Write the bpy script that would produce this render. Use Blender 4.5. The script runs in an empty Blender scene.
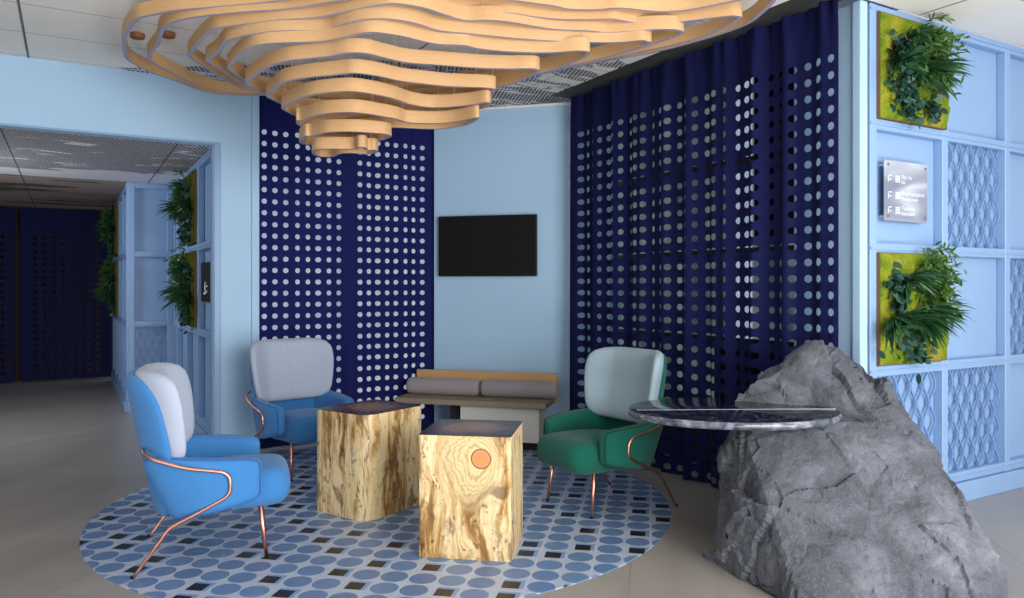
import bpy, bmesh, math, random
from mathutils import Vector, noise, Matrix

scn = bpy.context.scene
COL = scn.collection
PI = math.pi
scn.view_settings.view_transform = 'Standard'
scn.view_settings.look = 'None'
scn.view_settings.exposure = 0.0

# ------------------------------------------------------------------ camera frame
TH = math.radians(30.16)
CT, ST = math.cos(TH), math.sin(TH)
H = 1.40; F = 760.0; CX = 512.0; HY = 287.0
def W(X, Z, z=0.0):                     # camera-aligned plan coordinates -> room coordinates
    return Vector((CT*X + ST*Z, -ST*X + CT*Z, z))
def at(px, py, z):                      # photo pixel on the horizontal plane z
    Z = (z - H)*F/(HY - py)
    return W((px - CX)/F*Z, Z, z)
def atd(px, py, Z):                     # photo pixel at depth Z
    return W((px - CX)/F*Z, Z, H + (HY - py)*Z/F)

def lin(c):
    c /= 255.0
    return c/12.92 if c <= .04045 else ((c + .055)/1.055)**2.4
def rgb(r, g, b): return (lin(r), lin(g), lin(b), 1.0)

# ------------------------------------------------------------------ node helper
class NT:
    def __init__(s, name):
        s.mat = bpy.data.materials.new(name); s.mat.use_nodes = True
        s.t = s.mat.node_tree; s.n = s.t.nodes; s.n.clear()
        s.out = s.n.new('ShaderNodeOutputMaterial')
        s.b = s.n.new('ShaderNodeBsdfPrincipled')
        s.t.links.new(s.b.outputs[0], s.out.inputs[0])
    def link(s, a, b): s.t.links.new(a, b)
    def put(s, sock, v):
        if isinstance(v, bpy.types.NodeSocket): s.link(v, sock)
        else: sock.default_value = v
    def m(s, op, a, b=0.0, c=None):
        n = s.n.new('ShaderNodeMath'); n.operation = op
        s.put(n.inputs[0], a); s.put(n.inputs[1], b)
        if c is not None: s.put(n.inputs[2], c)
        return n.outputs[0]
    def coord(s, which='Object', scale=(1,1,1), rot=(0,0,0), loc=(0,0,0)):
        t = s.n.new('ShaderNodeTexCoord'); mp = s.n.new('ShaderNodeMapping')
        mp.inputs['Scale'].default_value = scale; mp.inputs['Rotation'].default_value = rot
        mp.inputs['Location'].default_value = loc
        s.link(t.outputs[which], mp.inputs['Vector']); return mp.outputs[0]
    def geo(s): return s.n.new('ShaderNodeNewGeometry').outputs['Position']
    def mapv(s, v, scale=(1,1,1), rot=(0,0,0), loc=(0,0,0)):
        mp = s.n.new('ShaderNodeMapping')
        mp.inputs['Scale'].default_value = scale; mp.inputs['Rotation'].default_value = rot
        mp.inputs['Location'].default_value = loc
        s.link(v, mp.inputs['Vector']); return mp.outputs[0]
    def sep(s, v):
        n = s.n.new('ShaderNodeSeparateXYZ'); s.link(v, n.inputs[0]); return n.outputs
    def comb(s, x, y, z=0.0):
        n = s.n.new('ShaderNodeCombineXYZ')
        for i, v in enumerate((x, y, z)): s.put(n.inputs[i], v)
        return n.outputs[0]
    def noise(s, v, scale=5, detail=4, rough=.55, dist=0.0):
        n = s.n.new('ShaderNodeTexNoise'); s.link(v, n.inputs['Vector'])
        n.inputs['Scale'].default_value = scale; n.inputs['Detail'].default_value = detail
        n.inputs['Roughness'].default_value = rough; n.inputs['Distortion'].default_value = dist
        return n.outputs['Fac']
    def vor(s, v, scale=5, feature='F1'):
        n = s.n.new('ShaderNodeTexVoronoi'); n.feature = feature; s.link(v, n.inputs['Vector'])
        n.inputs['Scale'].default_value = scale; return n.outputs['Distance']
    def white(s, v):
        n = s.n.new('ShaderNodeTexWhiteNoise'); n.noise_dimensions = '2D'; s.link(v, n.inputs['Vector'])
        return n.outputs['Value']
    def brick(s, v, c1, c2, mort, w, h, ms=.01, off=.5):
        n = s.n.new('ShaderNodeTexBrick'); s.link(v, n.inputs['Vector'])
        n.inputs['Color1'].default_value = c1; n.inputs['Color2'].default_value = c2; n.inputs['Mortar'].default_value = mort
        n.inputs['Scale'].default_value = 1; n.inputs['Mortar Size'].default_value = ms; n.inputs['Mortar Smooth'].default_value = .3
        n.inputs['Brick Width'].default_value = w; n.inputs['Row Height'].default_value = h; n.offset = off
        return n.outputs['Color'], n.outputs['Fac']
    def ramp(s, f, stops, interp='LINEAR'):
        n = s.n.new('ShaderNodeValToRGB'); s.link(f, n.inputs[0]); r = n.color_ramp; r.interpolation = interp
        while len(r.elements) < len(stops): r.elements.new(.5)
        for e, (p, c) in zip(r.elements, stops):
            e.position = p; e.color = c if len(c) == 4 else (*c, 1)
        return n.outputs[0]
    def mix(s, f, a, b, mode='MIX'):
        n = s.n.new('ShaderNodeMix'); n.data_type = 'RGBA'; n.blend_type = mode
        s.put(n.inputs[0], f); s.put(n.inputs[6], a); s.put(n.inputs[7], b); return n.outputs[2]
    def bump(s, h, strength=.3, dist=.01):
        n = s.n.new('ShaderNodeBump'); s.link(h, n.inputs['Height'])
        n.inputs['Strength'].default_value = strength; n.inputs['Distance'].default_value = dist
        s.link(n.outputs[0], s.b.inputs['Normal'])
    def base(s, c, rough=.6, metal=0.0, spec=.5):
        s.put(s.b.inputs['Base Color'], c); s.put(s.b.inputs['Roughness'], rough)
        s.put(s.b.inputs['Metallic'], metal); s.put(s.b.inputs['Specular IOR Level'], spec)
        return s.mat

def m_paint(name, c, rough=.55, var=.06):
    t = NT(name); v = t.geo()
    f = t.noise(v, 1.3, 3)
    c2 = tuple(x*(1-var*2) for x in c[:3]) + (1,)
    col = t.mix(f, c, c2)
    h = t.noise(v, 160, 2); t.bump(h, .05, .002)
    return t.base(col, rough, 0, .35)
def m_plain(name, c, rough=.5, metal=0.0, spec=.5):
    t = NT(name); v = t.coord('Object')
    f = t.noise(v, 30, 3)
    col = t.mix(f, tuple(x*.93 for x in c[:3])+(1,), tuple(min(1, x*1.06) for x in c[:3])+(1,))
    return t.base(col, rough, metal, spec)
def m_fabric(name, c, scale=420, amt=.16):
    t = NT(name); v = t.coord('Object')
    f = t.noise(v, scale, 2, .7); g = t.noise(v, 5, 3)
    dark = tuple(x*(1-amt) for x in c[:3])+(1,); light = tuple(min(1, x*(1+amt)) for x in c[:3])+(1,)
    col = t.mix(f, dark, light)
    col = t.mix(t.m('MULTIPLY', g, .25), col, dark)
    t.bump(f, .25, .002)
    t.base(col, .92, 0, .2)
    t.b.inputs['Sheen Weight'].default_value = .15
    return t.mat

# ------------------------------------------------------------------ materials
M = {}
M['blue_wall'] = m_paint('pale blue paint', rgb(170, 204, 233), .6)
M['blue_panel'] = m_paint('blue panel lacquer', rgb(136, 168, 208), .4)
M['blue_lattice'] = m_paint('blue lattice lacquer', rgb(112, 148, 196), .4)
M['side_wall'] = m_paint('grey blue paint', rgb(96, 108, 122), .7)
M['white_trim'] = m_plain('white trim', rgb(225, 225, 225), .6)
M['dark_slot'] = m_plain('slot shade and frame grey', rgb(62, 60, 58), .7)
M['blue_fab'] = m_fabric('blue wool', rgb(60, 122, 182))
M['blue_fab_seam'] = m_fabric('blue wool piping', rgb(44, 98, 165))
M['grey_fab'] = m_fabric('pale grey wool', rgb(164, 174, 194), amt=.06)
M['green_fab'] = m_fabric('green wool', rgb(16, 92, 78))
M['green_fab_seam'] = m_fabric('green wool piping', rgb(10, 64, 55))
M['mint_fab'] = m_fabric('pale grey green wool', rgb(146, 166, 178), amt=.06)
M['bolster'] = m_fabric('taupe wool', rgb(156, 148, 152), 300, .12)
M['copper'] = m_plain('polished copper tube', rgb(232, 160, 138), .32, 1.0)
M['steel'] = m_plain('steel', rgb(200, 200, 200), .25, 1.0)
M['black'] = m_plain('black plastic', rgb(12, 12, 13), .5, 0, .3)
M['screen'] = m_plain('black screen', rgb(22, 20, 20), .6, 0, .15)
M['cord'] = m_plain('thin steel cord', rgb(205, 205, 205), .4)
M['print'] = m_plain('white print', rgb(235, 238, 245), .6)
M['print_soft'] = m_plain('frosted print', rgb(212, 218, 232), .6)

def m_curtain(name, c):
    t = NT(name); v = t.coord('Object')
    f = t.noise(v, 260, 2)
    col = t.mix(f, tuple(x*.8 for x in c[:3])+(1,), tuple(x*1.2 for x in c[:3])+(1,))
    t.bump(f, .1, .001)
    t.base(col, .85, 0, .25); t.b.inputs['Sheen Weight'].default_value = .0
    return t.mat
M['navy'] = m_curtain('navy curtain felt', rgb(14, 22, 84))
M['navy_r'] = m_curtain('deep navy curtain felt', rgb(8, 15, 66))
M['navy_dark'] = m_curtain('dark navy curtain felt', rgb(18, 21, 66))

def m_floor():
    t = NT('grey concrete look tile'); g = t.geo()
    v = t.mapv(g, rot=(0, 0, math.radians(40.5)), loc=(.1, .22, 0))
    vb = t.mapv(v, rot=(0, 0, PI/2))
    bc, bf = t.brick(vb, rgb(158, 153, 148), rgb(144, 139, 134), rgb(122, 118, 114), 1.3, .65, .004)
    n1 = t.noise(t.mapv(v, scale=(1.2, .5, 1)), 2.2, 7, .62, .6)
    n2 = t.noise(v, 14, 6, .65)
    c = t.mix(n1, rgb(118, 111, 105), rgb(190, 184, 178))
    c = t.mix(t.m('MULTIPLY', n2, .35), c, rgb(128, 122, 118))
    c = t.mix(.4, c, bc)
    c = t.mix(bf, c, rgb(134, 130, 126))
    t.base(c, t.m('ADD', t.m('MULTIPLY', n1, .2), .22), 0, .5)
    t.bump(bf, -.15, .002)
    return t.mat
M['floor'] = m_floor()

def halftone(t, v, scale, thr):
    s = t.sep(t.mapv(v, scale=(scale, scale, scale), rot=(0, 0, .35)))
    fx = t.m('SUBTRACT', t.m('FRACT', s[0]), .5); fy = t.m('SUBTRACT', t.m('FRACT', s[1]), .5)
    r = t.m('SQRT', t.m('ADD', t.m('MULTIPLY', fx, fx), t.m('MULTIPLY', fy, fy)))
    return t.m('LESS_THAN', r, thr)
def m_ceiling():
    t = NT('white ceiling tiles with wave print'); v = t.geo(); s = t.sep(v)
    bc, bf = t.brick(t.mapv(v, loc=(.27, .05, 0)), rgb(236, 235, 232), rgb(230, 229, 226), rgb(160, 157, 153), 1.2, .6, .006, 0.0)
    jx = t.m('FRACT', t.m('MULTIPLY', t.m('ADD', s[0], .27), 1/2.4))
    joint = t.m('LESS_THAN', jx, .005)
    c = t.mix(joint, bc, rgb(70, 68, 66))
    n = t.noise(v, 3, 3); c = t.mix(t.m('MULTIPLY', n, .25), c, rgb(216, 214, 210))
    w = t.noise(t.mapv(v, scale=(1.2, 4.0, 1), rot=(0, 0, .3)), 1.5, 5, .6, 1.2)
    # printed region: the corner by the screen wall, and a sliver along the left wall
    sm = t.m('ADD', t.m('MULTIPLY', s[0], .72), t.m('MULTIPLY', s[1], .70))
    reg = t.m('SMOOTH_MIN', 1.0, t.m('MULTIPLY', t.m('SUBTRACT', sm, 5.35), 1.6), .2)
    cut = t.m('MULTIPLY', t.m('GREATER_THAN', t.m('ADD', s[0], t.m('MULTIPLY', s[1], 1.35)), t.m('ADD', 8.6, t.m('MULTIPLY', t.noise(v, .8, 2), 1.2))), t.m('GREATER_THAN', s[1], 4.4))
    nm = t.m('MULTIPLY', t.m('GREATER_THAN', w, .48), cut)
    dots = halftone(t, v, 32, .45)
    msk = t.m('MULTIPLY', nm, dots)
    c = t.mix(msk, c, rgb(62, 64, 70))
    return t.base(c, .85, 0, .2)
M['ceiling'] = m_ceiling()
def m_hall_ceiling():
    t = NT('hall ceiling with wave print'); v = t.geo(); s = t.sep(v)
    base = t.mix(t.noise(v, 2, 3), rgb(236, 236, 238), rgb(222, 222, 226))
    w = t.noise(t.mapv(v, scale=(1.0, 2.6, 1)), 1.6, 6, .62, 1.0)
    # dark print in the near half of the hall, clear band, then the far light painted in as beige
    edge = t.m('ADD', t.m('MULTIPLY', t.m('SUBTRACT', 8.75, s[1]), .5), t.m('MULTIPLY', t.m('SUBTRACT', .2, s[0]), .2))
    nm = t.m('GREATER_THAN', t.m('ADD', w, t.m('MINIMUM', edge, .10)), .50)
    near = t.m('LESS_THAN', s[1], 8.9)
    dots = halftone(t, v, 30, .46)
    c = t.mix(t.m('MULTIPLY', t.m('MULTIPLY', nm, near), dots), base, rgb(84, 86, 94))
    far = t.m('GREATER_THAN', s[1], 9.45)
    farc = t.mix(t.m('GREATER_THAN', t.noise(t.mapv(v, scale=(.6, 3, 1)), 1.3, 5), .58), rgb(176, 156, 146), rgb(104, 92, 86))
    c = t.mix(far, c, farc)
    jx = t.m('FRACT', t.m('MULTIPLY', t.m('ADD', s[0], .45), 1/1.2))
    c = t.mix(t.m('LESS_THAN', jx, .01), c, rgb(90, 86, 84))
    return t.base(c, .85, 0, .2)
M['hall_ceiling'] = m_hall_ceiling()

def m_inlay():
    t = NT('circle and square cement tile'); g = t.geo()
    p = .143
    v = t.mapv(g, rot=(0, 0, math.radians(40.5)))
    s = t.sep(v)
    x = t.m('DIVIDE', s[0], p); y = t.m('DIVIDE', s[1], p)
    cx = t.m('FLOOR', x); cy = t.m('FLOOR', y)
    fx = t.m('SUBTRACT', t.m('FRACT', x), .5); fy = t.m('SUBTRACT', t.m('FRACT', y), .5)
    r = t.m('SQRT', t.m('ADD', t.m('MULTIPLY', fx, fx), t.m('MULTIPLY', fy, fy)))
    circ = t.m('LESS_THAN', r, .462)
    tx = t.m('FLOOR', t.m('DIVIDE', cx, 2)); ty = t.m('FLOOR', t.m('DIVIDE', cy, 2))
    k = t.m('FLOOR', t.m('MULTIPLY', t.white(t.comb(tx, ty)), 4))
    q = t.m('ADD', t.m('FLOORED_MODULO', cx, 2), t.m('MULTIPLY', t.m('FLOORED_MODULO', cy, 2), 2))
    sq = t.m('LESS_THAN', t.m('ABSOLUTE', t.m('SUBTRACT', q, k)), .5)
    mx = t.m('MAXIMUM', t.m('ABSOLUTE', fx), t.m('ABSOLUTE', fy))
    black = t.m('MULTIPLY', sq, t.m('LESS_THAN', mx, .29))
    corner = t.m('MULTIPLY', sq, t.m('LESS_THAN', t.m('MAXIMUM', t.m('ABSOLUTE', t.m('SUBTRACT', fx, .07)), t.m('ABSOLUTE', t.m('SUBTRACT', fy, .07))), .36))
    wn = t.white(t.comb(cx, cy)); n = t.noise(v, 18, 4)
    blue = t.mix(wn, rgb(92, 122, 164), rgb(106, 136, 176))
    blue = t.mix(t.m('MULTIPLY', n, .3), blue, rgb(82, 110, 150))
    bg = t.mix(n, rgb(164, 176, 198), rgb(182, 192, 210))
    c = t.mix(t.m('MULTIPLY', circ, t.m('SUBTRACT', 1, sq)), bg, blue)
    c = t.mix(corner, c, rgb(118, 152, 196))
    c = t.mix(black, c, t.mix(n, rgb(20, 20, 24), rgb(44, 42, 44)))
    gx = t.m('ABSOLUTE', t.m('SUBTRACT', t.m('FRACT', t.m('DIVIDE', x, 2)), .5)); gy = t.m('ABSOLUTE', t.m('SUBTRACT', t.m('FRACT', t.m('DIVIDE', y, 2)), .5))
    gr = t.m('GREATER_THAN', t.m('MAXIMUM', gx, gy), .492)
    c = t.mix(t.m('MULTIPLY', gr, .6), c, rgb(196, 206, 220))
    return t.base(c, t.m('ADD', t.m('MULTIPLY', n, .2), .24), 0, .4)
M['inlay'] = m_inlay()

def m_lampwood():
    t = NT('blond bent plywood'); v = t.geo()
    a = t.noise(t.mapv(v, scale=(3, 3, 60)), 3, 5, .6)
    b = t.noise(v, 1.1, 2)
    c = t.mix(a, rgb(192, 150, 104), rgb(222, 186, 140))
    c = t.mix(t.m('MULTIPLY', b, .35), c, rgb(190, 142, 94))
    return t.base(c, .5, 0, .3)
M['lampwood'] = m_lampwood()
M['capwood'] = m_plain('brown wood', rgb(138, 92, 56), .6)
M['lampedge'] = m_plain('grey violet strip edge', rgb(150, 150, 178), .5)

def m_stump(name, knot=None, seed=0.0, amber=(0.3, .5)):
    """block of split trunk: streaked grain down the sides, dark oiled end grain on top"""
    t = NT(name); v = t.coord('Object'); s = t.sep(v)
    warp = t.noise(t.mapv(v, scale=(3, 3, 2.2), loc=(seed, 0, seed)), 1.6, 3)
    vx = t.comb(t.m('ADD', s[0], t.m('MULTIPLY', warp, .10)), t.m('ADD', s[1], t.m('MULTIPLY', warp, .10)), s[2])
    vv = t.mapv(vx, scale=(7, 7, .75), loc=(seed, seed*2, seed))
    g1 = t.noise(vv, 1.7, 7, .62, .6)
    vw = t.mapv(vx, scale=(4.2, 4.2, 1.7), loc=(seed*3, seed, 0))
    g2 = t.noise(vw, 2.0, 6, .65, 1.0)
    fine = t.noise(t.mapv(vx, scale=(70, 70, 2.5), loc=(seed, 0, 0)), 1.5, 4)
    c = t.ramp(g1, [(.30, rgb(84, 58, 32)), (.39, rgb(150, 106, 56)), (.44, rgb(206, 172, 112)), (.52, rgb(240, 220, 176)), (.62, rgb(232, 206, 152)), (.70, rgb(180, 136, 74))])
    c = t.mix(t.m('MULTIPLY', fine, .35), c, rgb(170, 130, 76))
    blot = t.ramp(t.noise(vw, 1.1, 5, .65, .8), [(.58, (0, 0, 0)), (.70, (1, 1, 1))])
    c = t.mix(t.m('MULTIPLY', blot, .45), c, rgb(190, 118, 66))
    dk = t.ramp(g2, [(.55, (0, 0, 0)), (.64, (1, 1, 1))])
    c = t.mix(t.m('MULTIPLY', dk, .72), c, rgb(92, 66, 42))
    spk = t.ramp(t.noise(t.mapv(vx, scale=(14, 14, 9), loc=(seed, seed, 0)), 2.0, 3, .6), [(.61, (0, 0, 0)), (.67, (1, 1, 1))])
    c = t.mix(t.m('MULTIPLY', spk, .75), c, rgb(74, 50, 30))
    cr = t.ramp(t.noise(t.mapv(vx, scale=(9, 9, .35), loc=(seed*5, 0, 0)), 1.5, 2, .5, .2), [(.488, (0, 0, 0)), (.5, (1, 1, 1)), (.512, (0, 0, 0))])
    c = t.mix(t.m('MULTIPLY', cr, .6), c, rgb(60, 40, 24))
    if knot:
        kx, kz = knot
        dx = t.m('SUBTRACT', s[0], kx); dz = t.m('SUBTRACT', s[2], kz)
        dz2 = t.m('MULTIPLY', dz, t.m('ADD', .82, t.m('MULTIPLY', t.m('LESS_THAN', dz, 0), -.22)))
        r = t.m('SQRT', t.m('ADD', t.m('MULTIPLY', dx, dx), t.m('MULTIPLY', dz2, dz2)))
        r = t.m('ADD', r, t.m('MULTIPLY', dx, .32))
        front = t.m('LESS_THAN', s[1], -.19)
        wob = t.m('ADD', r, t.m('MULTIPLY', t.m('SUBTRACT', g2, .5), .10))
        rings = t.m('MULTIPLY_ADD', t.m('SINE', t.m('ADD', t.m('MULTIPLY', wob, 300), t.m('MULTIPLY', t.m('SINE', t.m('MULTIPLY', wob, 71)), 1.6))), .5, .5)
        halo = t.m('MULTIPLY', t.ramp(wob, [(.09, (1, 1, 1)), (.17, (0, 0, 0))]), front)
        hc = t.mix(t.ramp(rings, [(.55, (0, 0, 0)), (1.0, (.5, .5, .5))]), rgb(222, 196, 144), rgb(128, 94, 56))
        c = t.mix(halo, c, hc)
        rk_ = t.m('SQRT', t.m('ADD', t.m('MULTIPLY', dx, dx), t.m('MULTIPLY', dz, dz)))
        r = t.m('ADD', rk_, t.m('MULTIPLY', t.m('SUBTRACT', warp, .5), .02))
        kin = t.m('MULTIPLY', t.m('LESS_THAN', r, .052), front)
        kc = t.mix(t.noise(t.comb(t.m('MULTIPLY', r, 90), 0, 0), 2, 3), rgb(226, 164, 102), rgb(186, 104, 52))
        kc = t.mix(t.m('GREATER_THAN', r, .046), kc, rgb(126, 74, 38))
        c = t.mix(kin, c, kc)
    top = t.m('GREATER_THAN', s[2], .6315)
    rr = t.m('SQRT', t.m('ADD', t.m('MULTIPLY', s[0], s[0]), t.m('MULTIPLY', s[1], s[1])))
    rr = t.m('ADD', rr, t.m('MULTIPLY', t.m('SUBTRACT', g2, .5), .16))
    tc = t.ramp(rr, [(.0, rgb(150, 116, 94)), (.14, rgb(132, 98, 80)), (.2, rgb(78, 56, 50)), (.3, rgb(56, 42, 44))])
    c = t.mix(top, c, tc)
    t.bump(g1, .25, .006)
    return t.base(c, t.m('MULTIPLY_ADD', top, -.15, .42), 0, .5)
M['stump_a'] = m_stump('knotted trunk wood', (.090, .518), 1.7)
M['stump_b'] = m_stump('streaked trunk wood', None, 5.3)

def m_rock():
    t = NT('grey weathered stone'); v = t.coord('Object')
    n = t.noise(v, 2.4, 8, .62, .4); f = t.noise(v, 22, 6, .7); ff = t.noise(v, 90, 4, .7)
    c = t.ramp(n, [(.3, rgb(64, 67, 75)), (.5, rgb(98, 102, 112)), (.68, rgb(132, 136, 147))])
    c = t.mix(t.m('MULTIPLY', t.ramp(f, [(.45, (0, 0, 0)), (.7, (1, 1, 1))]), .4), c, rgb(64, 66, 72))
    c = t.mix(t.m('MULTIPLY', t.ramp(ff, [(.5, (0, 0, 0)), (.75, (1, 1, 1))]), .35), c, rgb(146, 148, 155))
    vs = t.noise(t.mapv(v, scale=(5, 5, 1.2), rot=(0, .5, 0)), 2, 4, .6, 1)
    c = t.mix(t.m('MULTIPLY', t.ramp(vs, [(.62, (0, 0, 0)), (.72, (1, 1, 1))]), .25), c, rgb(146, 143, 140))
    h = t.m('ADD', t.m('MULTIPLY', f, 1.0), t.m('MULTIPLY', ff, .45))
    t.bump(h, .75, .022)
    return t.base(c, .88, 0, .25)
M['rock'] = m_rock()
def m_marble():
    t = NT('dark blue marble'); v = t.coord('Object')
    n = t.noise(v, 3.2, 6, .6, 1.6)
    vein = t.ramp(n, [(.485, (0, 0, 0)), (.5, (1, 1, 1)), (.512, (0, 0, 0))])
    c = t.mix(t.noise(v, 6, 4), rgb(12, 14, 26), rgb(30, 32, 52))
    c = t.mix(t.m('MULTIPLY', vein, .3), c, rgb(150, 155, 170))
    return t.base(c, .10, 0, .35)
M['marble'] = m_marble()
def m_rim():
    t = NT('polished pale marble edge'); v = t.coord('Object')
    n = t.noise(v, 9, 6, .65, 1.0)
    c = t.ramp(n, [(.35, rgb(40, 44, 56)), (.5, rgb(84, 90, 104)), (.68, rgb(150, 154, 162))])
    return t.base(c, .12, 0, .6)
M['rim'] = m_rim()
def m_oak(name, a, b):
    t = NT(name); v = t.coord('Object')
    g = t.noise(t.mapv(v, scale=(1.5, 22, 22)), 2, 5, .6, .5)
    return t.base(t.mix(g, a, b), .5, 0, .35)
M['oak'] = m_oak('light oak veneer', rgb(206, 166, 120), rgb(182, 142, 98))
M['oak_grey'] = m_oak('greyed oak veneer', rgb(156, 140, 122), rgb(136, 120, 104))
M['bench_panel'] = m_plain('pale laminate', rgb(206, 204, 196), .5)
M['bench_dark'] = m_plain('dark laminate', rgb(46, 48, 54), .6)
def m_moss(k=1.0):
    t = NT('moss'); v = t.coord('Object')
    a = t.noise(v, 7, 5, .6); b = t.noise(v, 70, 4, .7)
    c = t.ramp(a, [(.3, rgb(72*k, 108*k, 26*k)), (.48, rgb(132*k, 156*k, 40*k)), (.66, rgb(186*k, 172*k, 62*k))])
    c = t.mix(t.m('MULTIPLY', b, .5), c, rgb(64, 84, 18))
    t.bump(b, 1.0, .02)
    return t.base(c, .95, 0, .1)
M['moss'] = m_moss(); M['moss_shaded'] = m_moss(.55)  # second copy carries the hall's lower light in its colour
def m_leaf(name, a, b, rough=.4):
    t = NT(name); v = t.geo()
    c = t.mix(t.noise(v, 24, 3), a, b)
    return t.base(c, rough, 0, .4)
M['leaf_strap'] = m_leaf('dark green strap leaf', rgb(16, 46, 26), rgb(48, 96, 52))
M['leaf_round'] = m_leaf('blue green round leaf', rgb(18, 48, 40), rgb(56, 96, 80))
M['leaf_sprig'] = m_leaf('mid green sprig leaf', rgb(36, 72, 30), rgb(92, 128, 56))
M['board_wood'] = m_plain('bark edge', rgb(110, 84, 48), .8)
def m_glow(name, a, b, stren, scale=(1, 1, 1), thr=None):
    t = NT(name); v = t.geo()
    n = t.noise(t.mapv(v, scale=scale), 1.6, 3)
    c = t.ramp(n, [(.38, a), (.62, b)])
    t.base(c, .3, 0, .4)
    t.link(c, t.b.inputs['Emission Color']); t.b.inputs['Emission Strength'].default_value = stren
    return t.mat
M['glow_left'] = m_glow('added glow pane', rgb(190, 208, 226), rgb(214, 226, 238), .44)  # glow put in so the left curtain's holes look lit
M['win_right'] = m_glow('frosted pane with garden beyond', rgb(84, 104, 104), rgb(150, 170, 166), .30, (2, 2.4, .5))
M['win_right_bright'] = m_glow('bright frosted pane', rgb(168, 188, 210), rgb(198, 212, 230), .55)
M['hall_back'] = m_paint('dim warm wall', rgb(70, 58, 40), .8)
def m_acrylic():
    t = NT('clear acrylic plate'); v = t.coord('Object')
    n = t.noise(t.mapv(v, scale=(.8, 1, 3), rot=(0, .25, 0)), 2.2, 2, .4, .5)
    c = t.ramp(n, [(.40, rgb(126, 134, 156)), (.5, rgb(150, 156, 172)), (.6, rgb(192, 200, 214))])
    t.base(c, .3, .2, .5)
    return t.mat
M['acrylic'] = m_acrylic()

# ------------------------------------------------------------------ mesh helpers
def link_mesh(name, me, mats, parent=None, smooth=False):
    if not isinstance(mats, (list, tuple)): mats = [mats]
    for m in mats: me.materials.append(m)
    if smooth:
        for p in me.polygons: p.use_smooth = True
    o = bpy.data.objects.new(name, me); COL.objects.link(o)
    if parent: o.parent = parent
    return o
def obj(name, bm, mats, parent=None, smooth=False, merge=0.0, recalc=True, origin=None):
    if merge: bmesh.ops.remove_doubles(bm, verts=bm.verts, dist=merge)
    if recalc: bmesh.ops.recalc_face_normals(bm, faces=bm.faces)
    if origin is not None:
        bmesh.ops.translate(bm, verts=bm.verts, vec=-Vector(origin))
    me = bpy.data.meshes.new(name); bm.to_mesh(me); bm.free()
    o = link_mesh(name, me, mats, parent, smooth)
    if origin is not None: o.location = origin
    return o
def bevel(o, w=.004, seg=2):
    b = o.modifiers.new('Bevel', 'BEVEL'); b.width = w; b.segments = seg; b.limit_method = 'ANGLE'; b.angle_limit = math.radians(40)
    return o
def autosmooth(o, ang=40):
    for p in o.data.polygons: p.use_smooth = True
    try: o.data.set_sharp_from_angle(angle=math.radians(ang))
    except Exception: pass
    return o
def quad(bm, pts, mi=0):
    f = bm.faces.new([bm.verts.new(p) for p in pts]); f.material_index = mi; return f
class Frame:                                   # local frame: a along the wall, h out of it, z up
    def __init__(s, o, d, n): s.o = Vector((o[0], o[1], 0)); s.d = Vector((d[0], d[1], 0)); s.n = Vector((n[0], n[1], 0))
    def p(s, a, h, z): return s.o + s.d*a + s.n*h + Vector((0, 0, z))
WORLD = Frame((0, 0), (1, 0), (0, 1))
def fbox(bm, fr, a0, a1, h0, h1, z0, z1, mi=0):
    v = [bm.verts.new(fr.p(a, h, z)) for a in (a0, a1) for h in (h0, h1) for z in (z0, z1)]
    for idx in ((0,1,3,2), (4,6,7,5), (0,4,5,1), (2,3,7,6), (0,2,6,4), (1,5,7,3)):
        f = bm.faces.new([v[i] for i in idx]); f.material_index = mi
    return v
def catmull(pts, n=8, closed=False):
    out = []; L = len(pts)
    rng = range(L if closed else L-1)
    for i in rng:
        if closed: p0, p1, p2, p3 = pts[(i-1) % L], pts[i], pts[(i+1) % L], pts[(i+2) % L]
        else: p0, p1, p2, p3 = pts[max(i-1, 0)], pts[i], pts[i+1], pts[min(i+2, L-1)]
        for k in range(n):
            u = k/n; u2 = u*u; u3 = u2*u
            out.append(.5*((2*p1) + (-p0+p2)*u + (2*p0-5*p1+4*p2-p3)*u2 + (-p0+3*p1-3*p2+p3)*u3))
    if not closed: out.append(pts[-1].copy())
    return out
def tube(bm, pts, r, seg=10, r1=None):
    rings = []; N = len(pts)
    up = Vector((0, 0, 1)); prev = None
    for i, p in enumerate(pts):
        t = (pts[min(i+1, N-1)] - pts[max(i-1, 0)]).normalized()
        if prev is None:
            a = t.cross(up)
            if a.length < 1e-3: a = t.cross(Vector((1, 0, 0)))
            a.normalize()
        else:
            a = (prev - t*prev.dot(t)).normalized()
        prev = a; b = t.cross(a)
        rr = r if r1 is None else r + (r1-r)*i/(N-1)
        rings.append([bm.verts.new(p + (a*math.cos(2*PI*k/seg) + b*math.sin(2*PI*k/seg))*rr) for k in range(seg)])
    for i in range(N-1):
        for k in range(seg):
            bm.faces.new((rings[i][k], rings[i][(k+1) % seg], rings[i+1][(k+1) % seg], rings[i+1][k]))
    bm.faces.new(rings[0]); bm.faces.new(rings[-1][::-1])
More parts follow.
